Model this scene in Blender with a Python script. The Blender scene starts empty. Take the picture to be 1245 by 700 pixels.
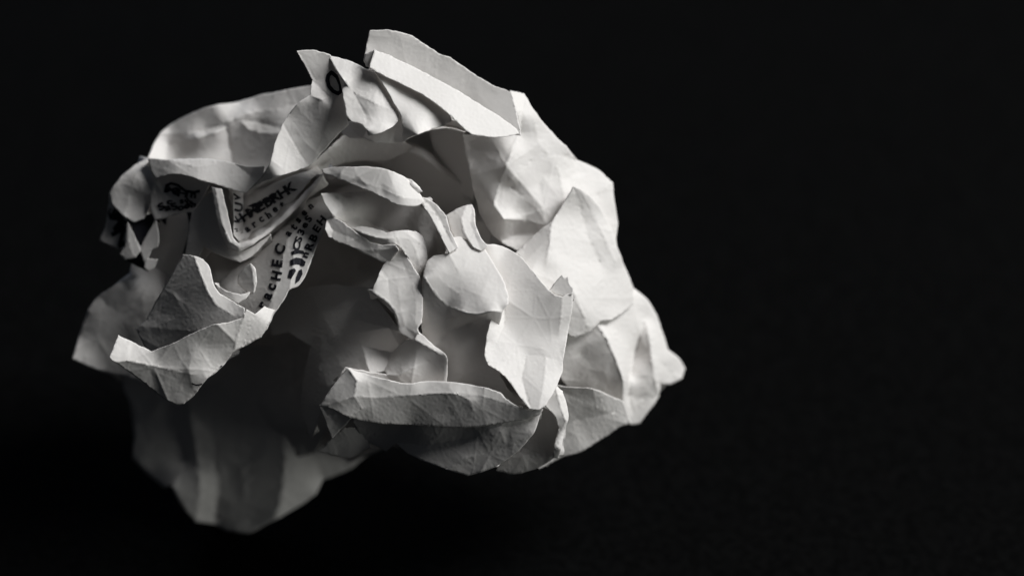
import bpy, bmesh, math, random
import numpy as np
from mathutils import Vector, noise, geometry

# ------------------------------------------------------------------ camera, light, exposure
SC = bpy.context.scene
U = 0.0001067                      # metres per drawing unit
DIST = 2940 * U                    # camera to the middle of the ball
PITCH = math.radians(35)
FWD = Vector((0, math.cos(PITCH), -math.sin(PITCH)))
UPV = Vector((0, math.sin(PITCH), math.cos(PITCH)))
RGT = Vector((1, 0, 0))
MID = Vector((0, 0, 0.0568))       # middle of the ball above the felt
EYE = MID - FWD * DIST

cam_d = bpy.data.cameras.new('camera')
cam = bpy.data.objects.new('camera', cam_d)
SC.collection.objects.link(cam)
cam.location = EYE
cam.rotation_euler = (math.pi / 2 - PITCH, 0, 0)
cam_d.sensor_width = 36.0
cam_d.lens = 36.0 * 2940 / 1245
cam_d.clip_start = 0.01
cam_d.clip_end = 50
cam_d.dof.use_dof = True
cam_d.dof.focus_distance = DIST - 128 * U
cam_d.dof.aperture_fstop = 9.5
SC.camera = cam

wd = bpy.data.worlds.new('World')
SC.world = wd
wd.use_nodes = True
wd.node_tree.nodes['Background'].inputs[0].default_value = (0.75, 0.85, 1.0, 1)
wd.node_tree.nodes['Background'].inputs[1].default_value = 0.018

KEY = (0.62, 0.66, 0.42)            # towards the key lamp: right, up, towards the viewer
def area(name, vdir, dist, size, power, col):
    ld = bpy.data.lights.new(name, 'AREA')
    ld.shape = 'RECTANGLE'; ld.size = size[0]; ld.size_y = size[1]
    ld.energy = power; ld.color = col
    o = bpy.data.objects.new(name, ld)
    SC.collection.objects.link(o)
    d = (RGT * vdir[0] + UPV * vdir[1] - FWD * vdir[2]).normalized()
    o.location = MID + d * dist
    o.rotation_euler = (-d).to_track_quat('-Z', 'Y').to_euler()
    return o
area('key_lamp', KEY, 0.62, (0.27, 0.27), 4.9, (0.985, 0.995, 1.0))
area('side_lamp', (0.93, 0.0, 0.37), 0.9, (0.3, 0.25), 1.9, (0.97, 1.0, 0.96))
area('rim_lamp', (-0.25, 0.80, -0.55), 0.9, (0.4, 0.3), 0.9, (0.66, 0.78, 1.0))

SC.view_settings.view_transform = 'Standard'
SC.view_settings.look = 'None'
SC.view_settings.exposure = 0
SC.view_settings.gamma = 1
SC.view_settings.use_curve_mapping = False

# ------------------------------------------------------------------ helpers
def world(x, y, d):
    """drawing position (x right, y down) and height d towards the viewer -> metres"""
    k = DIST - d * U
    return EYE + FWD * k + RGT * ((x - 622.5) / 2940 * k) + UPV * ((350 - y) / 2940 * k)

def new_mat(name):
    m = bpy.data.materials.new(name); m.use_nodes = True
    return m, m.node_tree.nodes, m.node_tree.links

def paper_material(name, col, ink=False):
    m, N, L = new_mat(name)
    b = N['Principled BSDF']
    b.inputs['Roughness'].default_value = 0.62
    b.inputs['Specular IOR Level'].default_value = 0.28
    tc = N.new('ShaderNodeTexCoord')
    n1 = N.new('ShaderNodeTexNoise'); n1.inputs['Scale'].default_value = 60; n1.inputs['Detail'].default_value = 6
    n2 = N.new('ShaderNodeTexNoise'); n2.inputs['Scale'].default_value = 1800; n2.inputs['Detail'].default_value = 4
    n3 = N.new('ShaderNodeTexNoise'); n3.inputs['Scale'].default_value = 420; n3.inputs['Detail'].default_value = 5
    for n in (n1, n2, n3): L.new(tc.outputs['Object'], n.inputs['Vector'])
    r = N.new('ShaderNodeValToRGB')
    r.color_ramp.elements[0].position = 0.3; r.color_ramp.elements[1].position = 0.75
    r.color_ramp.elements[0].color = tuple(c * 0.93 for c in col) + (1,)
    r.color_ramp.elements[1].color = tuple(col) + (1,)
    L.new(n1.outputs['Fac'], r.inputs['Fac']); L.new(r.outputs['Color'], b.inputs['Base Color'])
    ad = N.new('ShaderNodeMath'); ad.operation = 'MULTIPLY_ADD'; ad.inputs[1].default_value = 0.7
    L.new(n3.outputs['Fac'], ad.inputs[0]); L.new(n2.outputs['Fac'], ad.inputs[2])
    bp = N.new('ShaderNodeBump'); bp.inputs['Strength'].default_value = 0.32; bp.inputs['Distance'].default_value = 0.00005
    L.new(ad.outputs[0], bp.inputs['Height']); L.new(bp.outputs['Normal'], b.inputs['Normal'])
    return m
M_PAPER = paper_material('paper', (0.72, 0.692, 0.668))
M_INK = paper_material('printing_ink', (0.012, 0.012, 0.018))
MATS = {'paper': M_PAPER, 'ink': M_INK}

LV = np.array(KEY); LV /= np.linalg.norm(LV)
STEP = 3.2
FLAT = 0.7
PIN = 0.5

def dense_line(pts, closed, keys, out, step):
    """resample a polyline; soft corners are rounded by a Catmull-Rom spline"""
    n = len(pts); P = [np.array(p[:2], float) for p in pts]; ids = []
    def corner(i):
        if not closed and i in (0, n - 1): return True
        a = P[i] - P[i - 1]; b = P[(i + 1) % n] - P[i]
        c = a.dot(b) / (np.linalg.norm(a) * np.linalg.norm(b) + 1e-9)
        return c < 0.90
    segs = n if closed else n - 1
    T = []
    for i in range(n):
        if corner(i): T.append(None)
        else: T.append((P[(i + 1) % n] - P[i - 1]) / (np.linalg.norm(P[(i + 1) % n] - P[i]) + np.linalg.norm(P[i] - P[i - 1])))
    def vid(x, y):
        k = (round(x, 2), round(y, 2))
        if k not in keys: keys[k] = len(out); out.append(k)
        return keys[k]
    for i in range(segs):
        a, b = P[i], P[(i + 1) % n]; ln = np.linalg.norm(b - a)
        ta = T[i] if T[i] is not None else (b - a) / ln
        tb = T[(i + 1) % n] if T[(i + 1) % n] is not None else (b - a) / ln
        m = max(1, int(round(ln / step)))
        for k in range(m):
            t = k / m
            h = (2*t**3-3*t**2+1)*a + (t**3-2*t**2+t)*ln*ta*0.8 + (-2*t**3+3*t**2)*b + (t**3-t**2)*ln*tb*0.8
            if closed and k: h = h + np.array([noise.noise(Vector((h[0]/9, h[1]/9, 3.3))) + 0.5*noise.noise(Vector((h[0]/3, h[1]/3, 8.1))), noise.noise(Vector((h[0]/9, h[1]/9, 7.7))) + 0.5*noise.noise(Vector((h[0]/3, h[1]/3, 1.1)))]) * 0.9
            ids.append(vid(*h) if k else vid(*a))
    if not closed: ids.append(vid(*P[-1]))
    return ids

def build_sheet_grid(o, creases, step=STEP):
    keys, V = {}, []
    oid = dense_line(o, True, keys, V, step)
    cids = [dense_line(c, False, keys, V, step) for c in creases]
    nb = len(V)
    A = np.array(V); xs = A[:, 0]; ys = A[:, 1]
    poly = A[oid]
    def inside(p):
        x, y = p; c = False; j = len(poly) - 1
        xi, yi = poly[:, 0], poly[:, 1]; xj, yj = np.roll(xi, 1), np.roll(yi, 1)
        m = ((yi > y) != (yj > y))
        with np.errstate(divide='ignore', invalid='ignore'):
            xx = (xj - xi) * (y - yi) / (yj - yi) + xi
        return (np.count_nonzero(m & (x < xx)) % 2) == 1
    rng = random.Random(int(xs.sum()))
    r = 0; y = ys.min()
    while y < ys.max():
        x = xs.min() + (step / 2 if r % 2 else 0)
        while x < xs.max():
            p = (x + rng.uniform(-.5, .5), y + rng.uniform(-.5, .5))
            if inside(p) and ((xs - p[0])**2 + (ys - p[1])**2).min() > (0.62 * step)**2: V.append(p)
            x += step
        y += step * 0.866; r += 1
    edges = [(oid[i], oid[(i + 1) % len(oid)]) for i in range(len(oid))]
    for c in cids: edges += [(c[i], c[i + 1]) for i in range(len(c) - 1)]
    res = geometry.delaunay_2d_cdt([Vector(v) for v in V], edges, [oid], 3, 1e-4, True)
    v2, e2, f2, ov = res[0], res[1], res[2], res[3]
    new = np.array([[v.x, v.y] for v in v2])
    back = {}
    for i, lst in enumerate(ov):
        for s in lst: back[s] = i
    F = []
    for f in f2:
        cx = np.mean([new[i] for i in f], axis=0)
        if not inside(cx): continue
        for k in range(1, len(f) - 1): F.append((f[0], f[k], f[k + 1]))
    F = np.array(F)
    # orient counter-clockwise in (x, -y)
    a, b, c = new[F[:, 0]], new[F[:, 1]], new[F[:, 2]]
    ar = (b[:, 0]-a[:, 0])*(-(c[:, 1]-a[:, 1])) - (c[:, 0]-a[:, 0])*(-(b[:, 1]-a[:, 1]))
    F[ar < 0] = F[ar < 0][:, ::-1]
    F = F[np.abs(ar) > 1e-6]
    used = np.zeros(len(new), bool); used[F.ravel()] = True
    remap = -np.ones(len(new), int); remap[used] = np.arange(used.sum())
    new = new[used]; F = remap[F]
    lines = [[remap[back[i]] for i in c] for c in cids]
    ol = [remap[back[i]] for i in oid]
    return new, F, ol, lines

def solve_sheet(name, sh):
    o, cr, tones = sh['o'], sh['c'], sh['t']
    P, F, ol, lines = build_sheet_grid(o, cr, STEPS.get(name, STEP))
    X = P[:, 0]; Y = -P[:, 1]; n = len(P)
    D = {}
    SG = {}
    for l in [o] + cr:
        for p in l:
            D.setdefault(p[:2], p[2])
            if len(p) > 3: SG[p[:2]] = p[3]; D[p[:2]] = p[2]
    ck = list(D); d0 = np.array([D[k] for k in ck], float)
    base = sh.get('sig', 18.0)
    PR = np.array([1.0 / SG.get(k, base)**2 for k in ck])
    near = [int(np.argmin((P[:, 0]-k[0])**2 + (P[:, 1]-k[1])**2)) for k in ck]
    a, b, c = F[:, 0], F[:, 1], F[:, 2]
    S2 = (X[b]-X[a])*(Y[c]-Y[a]) - (X[c]-X[a])*(Y[b]-Y[a])
    gx = np.zeros((len(F), 3)); gy = np.zeros((len(F), 3))
    for q, (i, j, k) in enumerate(((a, b, c), (b, c, a), (c, a, b))):
        gx[:, q] = (Y[j]-Y[k]) / S2; gy[:, q] = (X[k]-X[j]) / S2
    # hinges: every inner edge resists bending, fold lines hardly do
    soft = set()
    for l in lines:
        for i in range(len(l)-1): soft.add((min(l[i], l[i+1]), max(l[i], l[i+1])))
    et = {}
    for t, (i, j, k) in enumerate(F.tolist()):
        for p, q in ((i, j), (j, k), (k, i)): et.setdefault((min(p, q), max(p, q)), []).append(t)
    RI, RC, W0 = [], [], []
    for (p, q), ts in et.items():
        if len(ts) != 2: continue
        ex, ey = X[q]-X[p], Y[q]-Y[p]; ln = math.hypot(ex, ey); nx, ny = -ey/ln, ex/ln
        co = {}
        for sgn, t in ((1, ts[0]), (-1, ts[1])):
            for m in range(3):
                v = int(F[t, m]); co[v] = co.get(v, 0) + sgn * (gx[t, m]*nx + gy[t, m]*ny)
        if len(co) != 4: continue
        RI.append(list(co)); RC.append(list(co.values()))
        w = ln*ln / (0.5*(abs(S2[ts[0]]) + abs(S2[ts[1]])) + 1)
        W0.append(w * (0.004 if (p, q) in soft else 1.0))
    RI = np.array(RI); RC = np.array(RC); W0 = np.array(W0)
    order = np.argsort(X if np.ptp(X) > np.ptp(Y) else Y); rank = np.empty(n, int); rank[order] = np.arange(n)
    R = rank[RI]
    bw = int((R.max(1) - R.min(1)).max()) + 1
    nblk = max(1, n // bw); cuts = [round(k*n/nblk) for k in range(nblk+1)]
    near_r = rank[near]
    B = np.zeros((n, len(ck)))
    for q, i in enumerate(near_r): B[i, q] += PIN
    def influence(wt):
        A = np.zeros((n, n)); A[np.arange(n), np.arange(n)] = 1e-8
        for i in range(4):
            for j in range(4): np.add.at(A, (R[:, i], R[:, j]), wt * RC[:, i] * RC[:, j])
        for i in near_r: A[i, i] += PIN
        if nblk < 3: return np.linalg.solve(A, B)[rank]
        Ds, Us, bs = [], [], []
        for k in range(nblk):
            s, e = cuts[k], cuts[k+1]
            Dk = A[s:e, s:e].copy(); bk = B[s:e].copy()
            if k:
                Lk = A[s:e, cuts[k-1]:s]
                Y_ = np.linalg.solve(Ds[-1], np.hstack([Us[-1], bs[-1]]))
                nu = Us[-1].shape[1]
                Dk -= Lk @ Y_[:, :nu]; bk -= Lk @ Y_[:, nu:]
            Ds.append(Dk); bs.append(bk)
            Us.append(A[s:e, e:cuts[k+2]] if k < nblk-1 else np.zeros((e-s, 0)))
        out = np.zeros_like(B); nxt = None
        for k in range(nblk-1, -1, -1):
            s, e = cuts[k], cuts[k+1]
            rhs = bs[k] - (Us[k] @ nxt if nxt is not None else 0)
            nxt = np.linalg.solve(Ds[k], rhs); out[s:e] = nxt
        return out[rank]
    M = influence(W0)
    NR = 4
    for rnd in range(NR):
        if rnd:
            kap = np.abs((RC * z[RI]).sum(1))
            wcur = W0 * 0.05 / np.sqrt(kap**2 + 0.012**2)
            M = influence(wcur)
        else: wcur = W0
        Q = sum(RC[:, i, None] * M[RI[:, i]] for i in range(4))
        BQ = FLAT * (Q.T @ (Q * wcur[:, None]))
        d = fit(sh, P, F, gx, gy, M, d0, PR, tones, BQ) if tones else d0.copy()
        z = M @ d
    sh['solved'] = {k: round(float(v), 1) for k, v in zip(ck, d)}
    return P, F, z, ol, lines

def fit(sh, P, F, gx, gy, M, d0, PR, tones, BQ):
    n = len(P)
    d = d0.copy()
    if True:
        cxy = np.stack([P[F].mean(1)[:, 0], P[F].mean(1)[:, 1]], 1)
        GX, GY, T = [], [], []
        for (x, y, tb) in tones:
            dd = (cxy[:, 0]-x)**2 + (cxy[:, 1]-y)**2
            sel = np.argsort(dd)[:8]
            rx = np.zeros(n); ry = np.zeros(n)
            for s in sel:
                for q in range(3):
                    rx[F[s, q]] += gx[s, q] / len(sel); ry[F[s, q]] += gy[s, q] / len(sel)
            GX.append(rx @ M); GY.append(ry @ M)
            lin = ((tb/255 + 0.055)/1.055)**2.4 if tb > 10 else tb/255/12.92
            T.append(min(1.0, max(0.0, (lin - 0.02) / 0.84)))
        GX, GY, T = np.array(GX), np.array(GY), np.array(T)
        # only relative relief is fitted; 0.05 in n.L weighs as one sigma
        for it in range(25):
            u = GX @ d; v = GY @ d; s = np.sqrt(1 + u*u + v*v)
            q = LV[2] - LV[0]*u - LV[1]*v
            I = q / s
            dIu = -LV[0]/s - q*u/s**3; dIv = -LV[1]/s - q*v/s**3
            J = dIu[:, None]*GX + dIv[:, None]*GY
            wt = 1/0.05
            H = wt*wt*(J.T @ J) + np.diag(PR)
            # keep steepness in check
            H += (GX.T @ GX + GY.T @ GY) * 1.0 + BQ
            g = wt*wt*(J.T @ (T - I)) + (d0 - d)*PR - (GX.T @ u + GY.T @ v) * 1.0 - BQ @ d
            st = np.linalg.solve(H, g)
            d = d + np.clip(st, -8, 8) * 0.7
    return d

def refine(P, F, z, ol, lines):
    """split every triangle in four; inner points settle a little, folds stay"""
    P3 = np.column_stack([P, z]); keep = set(ol)
    for l in lines: keep |= set(l)
    ek = {}; new = [tuple(r) for r in P3]; F2 = []
    ce = set()
    for l in lines + [ol + ol[:1]]:
        for i in range(len(l)-1): ce.add((min(l[i], l[i+1]), max(l[i], l[i+1])))
    def mid(i, j):
        k = (min(i, j), max(i, j))
        if k not in ek:
            ek[k] = len(new); new.append(tuple((P3[i] + P3[j]) / 2))
            if k in ce: keep.add(ek[k])
        return ek[k]
    for a, b, c in F.tolist():
        x, y, w = mid(a, b), mid(b, c), mid(c, a)
        F2 += [(a, x, w), (x, b, y), (w, y, c), (x, y, w)]
    N = np.array(new); F2 = np.array(F2)
    free = np.ones(len(N), bool); free[list(keep)] = False
    for it in range(2):
        s = np.zeros(len(N)); c = np.zeros(len(N))
        for i, j in ((0, 1), (1, 2), (2, 0)):
            np.add.at(s, F2[:, i], N[F2[:, j], 2]); np.add.at(s, F2[:, j], N[F2[:, i], 2])
            np.add.at(c, F2[:, i], 1); np.add.at(c, F2[:, j], 1)
        N[free, 2] = 0.5 * N[free, 2] + 0.5 * (s / c)[free]
    # paper folds stand a little proud of, or pinch into, the faces beside them
    s = np.zeros(len(N)); c = np.zeros(len(N))
    for i, j in ((0, 1), (1, 2), (2, 0)):
        np.add.at(s, F2[:, i], N[F2[:, j], 2]); np.add.at(c, F2[:, i], 1)
    bnd = set(ol); fold = np.array([v for v in keep if v not in bnd], int)
    if len(fold):
        dlt = N[fold, 2] - (s / c)[fold]
        N[fold, 2] += np.clip(dlt * 1.2, -0.9, 0.9)
    return N[:, :2], F2, N[:, 2]
# name, material, outline [(x,y,d)...], creases, tone samples (x,y,b)
SH = {}
def S(name, outline, creases=(), tones=(), **k):
    SH[name] = dict(o=outline, c=list(creases), t=list(tones), **k)

S('back_shell', [(155,245,-14),(160,218,-4),(196,202,-14),(198,165,-44),(236,141,-58),(290,128,-54),(345,114,-30),(382,108,10),(450,85,60),(520,84,55),(580,104,50),(620,118,50),(648,140,35),(688,186,12),(722,210,-8),(743,228,-14),(746,290,-16),(762,342,-30),(782,368,-52),(802,408,-70),(822,440,-92),(822,456,-94),(797,480,-78),(777,508,-66),(753,514,-30),(704,544,-8),(660,560,0),(605,566,50),(570,571,75),(520,556,70),(487,536,40),(440,556,-130),(395,576,-182),(366,607,-178),(303,640,-186),(262,630,-186),(214,592,-162),(167,553,-174),(156,470,-140),(99,430,-34),(113,380,-30),(160,348,-34),(178,310,-30),(172,270,-24)],
  [[(230,250,-170),(330,220,-200),(450,210,-190),(560,220,-150),(650,290,-140)],[(210,440,-190),(280,520,-230),(370,500,-240),(430,400,-240),(330,220,-200)],[(430,400,-240),(560,420,-220),(680,430,-170),(750,450,-140)],[(560,420,-220),(600,320,-210),(650,290,-140)],[(280,360,-230),(430,400,-240)]],[],rough=3.5)
S('lower_back', [(150,470,-130),(164,505,-150),(161,556,-165),(178,574,-160),(200,592,-150),(209,590,-145),(222,615,-150),(238,634,-155,5),(262,637,-178,5),(275,644,-182),(303,647,-170,6),(335,631,-148,5),(366,613,-165,6),(384,600,-180),(393,582,-175),(425,570,-165),(450,550,-150),(480,535,-130),(470,480,-100),(460,430,-80),(330,420,-90),(230,420,-80),(150,430,-110)],
  [[(226,470,-98),(236,530,-108,5),(243,590,-124,5),(238,634,-155,5)],[(250,470,-128),(258,530,-146,5),(265,590,-166,5),(262,637,-178,5)],[(209,590,-145),(220,575,-138),(226,556,-132),(214,520,-130),(205,480,-120)],[(345,520,-104,6),(346,560,-110,5),(343,600,-124,5),(335,631,-148,5)],[(300,540,-130),(302,600,-150),(303,647,-170,6)],[(393,582,-175),(382,555,-160,6),(372,510,-140)],[(164,505,-150),(190,500,-128),(205,480,-120)]],
  [(200,530,60),(180,545,66),(190,570,62),(251,560,120),(252,600,150),(248,520,85),(362,590,130),(358,565,100),(352,605,130),(300,520,14),(285,580,18),(320,560,25),(290,610,25),(230,600,90)])
S('left_back', [(88,436,-20),(98,402,-20),(107,376,-20),(120,360,-15),(140,346,-15),(158,332,-20),(165,300,-30),(250,290,-20),(300,330,0),(290,430,10),(220,470,0),(180,468,-20),(150,458,-25),(120,450,-25)],
  [[(120,360,-15),(128,369,10),(118,400,5),(104,434,0)],[(128,369,10),(148,380,2),(164,389,-10)],[(164,389,-10),(178,352,0),(190,326,-5)],[(164,389,-10),(176,392,0),(190,360,20)]],
  [(106,405,85),(150,362,78),(140,356,80),(172,380,72),(135,410,30)])
S('wall_dark', [(400,280,-40),(440,295,-10),(475,310,20),(462,345,45),(450,357,72),(480,382,68),(520,400,55),(545,440,50),(500,470,50),(425,470,20),(398,520,-50),(385,550,-110),(350,560,-138),(305,596,-150),(280,560,-150),(270,500,-135),(280,440,-110),(310,395,-105),(330,360,-90),(365,325,-70),(385,295,-50)],
  [[(450,357,72),(425,372,40),(395,370,20),(360,375,-40)],[(325,405,-95),(370,400,-50),(405,388,-5),(430,386,30)],[(430,386,30),(405,420,10),(385,470,-30),(365,520,-80),(350,560,-138)],[(310,395,-105),(308,470,-118),(305,596,-150)]],
  [(395,366,50),(425,420,60),(340,480,20),(290,500,20),(335,440,22),(310,560,20)])
S('hollow_wall', [(440,150,-30),(560,150,-20),(580,240,-40),(620,310,-40),(560,325,-40),(500,290,-50),(440,235,-50),(390,220,-40),(385,185,-35)],
  [[(440,150,-30),(500,220,-70),(560,325,-40)]])
S('scoop_back', [(222,309,90),(236,311,95),(247,315,100),(255,325,108),(259,342,115),(266,355,120),(280,364,128),(297,374,138),(298,382,140),(288,389,138),(270,410,118),(240,440,90),(180,430,70),(165,400,60),(178,388,65),(190,365,70),(205,340,78)],
  [[(172,396,62),(210,400,85),(245,402,100),(272,396,122)],[(236,311,95),(243,330,104),(251,350,111),(262,370,120),(285,384,134)]],
  [(250,326,205),(258,352,195),(278,371,185),(258,384,105),(215,350,42),(235,375,48)])
S('scoop_front', [(144,407,128),(133,434,118),(140,440,120),(160,454,118),(180,469,115),(200,485,112),(215,492,112),(224,491,112),(238,478,112),(252,460,112),(264,452,108),(275,440,110),(284,428,112),(300,420,108),(318,410,105),(327,394,103),(334,377,101),(322,372,105),(310,382,120),(300,376,139),(296,386,141),(280,391,136),(262,394,130),(245,400,126),(210,417,120),(184,427,118),(165,417,124)],
  [[(140,440,120),(155,438,128),(184,427,118)],[(155,438,128),(180,443,131),(210,450,135),(235,455,137),(258,449,130),(275,440,110)],[(300,376,139),(290,405,136),(284,428,112)],[(310,382,120),(296,420,112)]],
  [(152,425,215),(200,432,118),(240,430,132),(275,402,135),(270,422,125),(300,402,150),(316,395,160),(180,455,68),(215,470,60),(238,465,72)])
S('text_column', [(395,236,50),(404,262,80),(396,276,86),(388,292,90),(378,318,96),(370,338,99),(362,348,100),(352,352,101),(345,365,103),(334,380,104),(325,400,102),(310,412,92),(290,405,90),(268,382,80),(262,350,60),(285,325,50),(310,310,50),(340,280,48),(370,245,42)],
  [[(385,248,62),(366,270,90),(358,300,104),(356,328,108),(352,352,101)],[(392,258,70),(378,285,80),(367,312,84),(363,335,90)],[(375,262,62),(350,290,74),(340,330,84),(332,360,92),(318,392,98)]],
  [(325,345,110),(305,375,100),(322,390,140),(340,305,85)])
S('tooth', [(289,334,104),(296,326,108),(305,320,110),(311,327,106),(312,345,108),(309,356,112),(303,358,112),(296,352,104),(289,345,100)],
  [[(305,320,110),(308,336,117),(309,356,112)]],[(298,340,75),(310,340,150)])
S('lip', [(260,343,104),(268,349,108),(280,355,110),(292,358,112),(304,355,112),(300,362,114),(289,369,122),(278,364,120),(266,356,114)],[],[(280,360,140)])
S('under_blocker', [(400,440,-60),(450,430,-20),(560,440,10),(600,500,20),(560,560,-25),(500,546,-60),(470,540,-100),(440,550,-130),(415,545,-130),(400,520,-110)],  # added sheet, keeps lamp light off the lower left fold
  [[(400,520,-110),(430,500,-80),(470,540,-100)],[(430,500,-80),(500,480,-20),(600,500,20)]],[],rough=2.0)
S('hollow_blocker', [(402,262,66),(430,276,74),(470,284,76),(508,302,66),(540,320,50),(575,300,-50),(565,270,-80),(520,235,-90),(470,225,-90),(430,222,-80),(398,235,-60)],  # added hidden sheet, stops light passing from the hollow into the cavity
  [[(397,250,20),(470,255,0),(560,295,-10)]],[],rough=1.5)
S('panel_blocker', [(446,166,98),(488,171,106),(525,158,104),(545,156,100),(566,160,90),(578,150,40),(540,125,10),(480,130,10),(440,145,30)],  # added shelf behind the top panel, blocks light leaking into the hollow
  [[(446,155,70),(500,150,60),(566,150,60)]],[],rough=1.2)
S('cavity_fold', [(322,374,10),(355,352,20),(400,346,38),(448,350,74),(465,372,86),(486,402,88),(524,420,84),(500,445,96),(450,454,108),(422,450,112),(402,470,86),(390,500,62),(380,532,24),(367,500,8),(370,450,16),(378,422,28),(350,404,8),(330,407,-4)],
  [[(330,407,-4),(365,398,32),(405,386,60),(430,389,66),(486,402,88)],[(385,346,34),(396,371,62),(425,375,64),(448,350,74)],[(365,362,24),(396,371,62),(405,386,60)],[(430,389,66),(404,412,58),(388,450,44),(380,532,24)],[(430,389,66),(440,420,84),(450,454,108)],[(404,412,58),(440,420,84),(490,432,90)]],
  [(385,360,62),(410,365,56),(350,380,48),(430,410,62),(470,420,66),(398,440,40),(420,440,70)],rough=1.8)
S('fold_outer', [(235,250,40),(262,230,60),(272,280,80),(280,298,88),(290,305,92),(303,302,92),(330,285,88),(315,303,84),(302,314,86),(292,319,88),(282,316,86),(262,308,74),(248,300,62),(236,325,50),(222,330,40),(228,290,30)],
  [[(240,262,50),(252,284,68),(266,302,82),(280,312,92),(292,319,88)]],[(275,305,130),(245,300,55)])
S('fold_middle', [(257,227,80),(270,230,82),(277,262,92),(283,288,98),(290,296,100),(305,292,98),(330,275,94),(360,245,88),(385,218,84),(394,211,86),(390,220,84),(374,240,86),(352,262,90),(330,281,95),(305,299,99),(290,306,101),(278,301,98),(268,283,92),(261,255,86)],
  [[(262,228,84),(270,270,99),(280,294,106),(291,301,108),(306,296,107),(330,279,102),(360,250,96),(390,214,88)]],[(272,278,110),(300,301,150),(340,268,140)])
S('fold_inner', [(277,229,66),(283,236,86),(284,262,92),(284,285,98),(290,292,99),(300,290,98),(325,272,94),(345,256,90),(362,238,86),(378,218,84),(393,210,84),(378,206,76),(350,216,70),(320,228,64),(298,232,60)],
  [[(298,232,60),(296,250,58),(296,272,66),(290,292,99)],[(296,272,66),(330,250,66),(378,210,76)]],[(320,268,80),(300,255,75),(345,248,70),(360,232,60),(310,280,90)])
S('left_curl', [(183,191,10),(165,200,12),(150,212,12),(138,226,12),(133,236,15),(136,248,25),(150,262,30),(163,270,32),(175,266,30),(182,252,28),(188,235,28),(190,222,25),(186,210,22),(178,200,20)],
  [[(178,200,20),(166,213,37),(158,232,42),(155,250,40),(150,262,30)]],[(150,220,140),(145,236,120),(172,235,35)])
S('curl_lower', [(133,238,0),(150,262,10),(160,275,15),(155,295,12),(150,304,10),(135,299,5),(121,292,0),(128,275,0),(131,255,-2)],[[(133,238,0),(138,270,12),(135,299,5)]],[(127,284,120)])
S('curl_white', [(155,270,25),(165,290,28),(171,305,30),(165,313,28),(152,316,24),(145,309,22),(152,300,20),(153,285,22)],[[(155,270,25),(158,300,32),(165,313,28)]],[(160,298,155)])
S('curl_fin', [(190,266,30),(193,285,32),(192,301,32),(184,304,30),(177,325,30),(171,305,30),(175,292,30),(183,278,30)],[],[(185,290,115)])
S('curl_tip', [(177,315,34),(192,315,34),(188,325,32),(180,330,30),(175,325,28)],[],[(184,320,130)])
S('curl_ink', [(171,303,24),(176,312,26),(180,330,24),(165,323,18),(150,315,14)],[],[],mat='ink')
SH['curl_ink2']=SH['curl_ink']
S('curl_ink', [(158,268,18),(175,262,22),(192,258,25),(184,276,25),(172,296,24),(166,290,20)],[],[],mat='ink')
S('print_panel', [(186,216,40),(205,211,42),(228,212,45),(257,222,50),(246,240,48),(238,253,48),(225,258,45),(205,264,40),(188,268,34),(182,250,32)],
  [[(186,216,40),(198,235,36),(215,245,42),(238,253,48)],[(205,211,42),(215,228,34),(246,240,48)]],[(215,250,60)])
S('hole_panel', [(186,255,5),(238,245,20),(262,300,30),(240,325,20),(205,350,0),(178,350,-10),(178,300,-10)],[[(225,250,20),(222,290,20),(205,350,0)]],[(205,290,40)])
S('back_upper_left', [(180,192,0),(186,177,-20),(195,162,-35),(210,150,-45),(235,137,-50),(262,128,-50),(290,124,-45),(312,117,-35),(345,110,-20),(380,104,0),(382,130,30),(355,170,40),(335,200,50),(300,222,50),(240,218,40),(190,205,20)],
  [[(195,162,-35),(225,162,-5),(250,157,0),(278,148,0),(300,139,0),(335,132,5),(380,124,10)],[(205,177,-18),(240,168,-15),(262,161,-15),(280,153,-12)],[(293,148,-8),(303,158,10),(318,162,16),(338,162,20)],[(293,148,-8),(312,148,-12),(340,156,-2)],[(276,157,-15),(279,178,0),(283,198,20)]],
  [(230,148,122),(260,140,118),(320,125,135),(350,118,140),(220,188,112),(250,180,115),(312,156,170),(300,178,60),(320,185,60),(325,146,75),(288,170,55)])
S('left_band', [(180,192,30),(205,194,55),(230,193,60),(250,193,62),(275,196,66),(300,202,72),(322,202,76),(320,216,84),(299,234,88),(286,232,84),(272,227,80),(255,222,76),(240,218,70),(225,213,64),(210,212,60),(195,215,50),(188,217,40),(183,206,32)],
  [[(205,194,55),(240,203,76),(262,199,70),(275,196,66)],[(285,198,68),(304,214,72),(299,234,88)]],[(215,203,155),(245,209,190),(268,214,195),(286,222,185),(303,208,95),(195,205,110)])
S('under_scroll', [(299,232,51),(340,214,61),(378,199,65),(400,180,61),(422,160,55),(450,163,53),(488,169,48),(503,180,28),(470,195,15),(430,196,15),(395,208,23),(360,235,28),(320,262,23),(290,262,19),(278,240,33)],
  [[(299,232,51),(350,222,39),(400,195,35),(450,180,33),(503,180,28)]],[])
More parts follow.
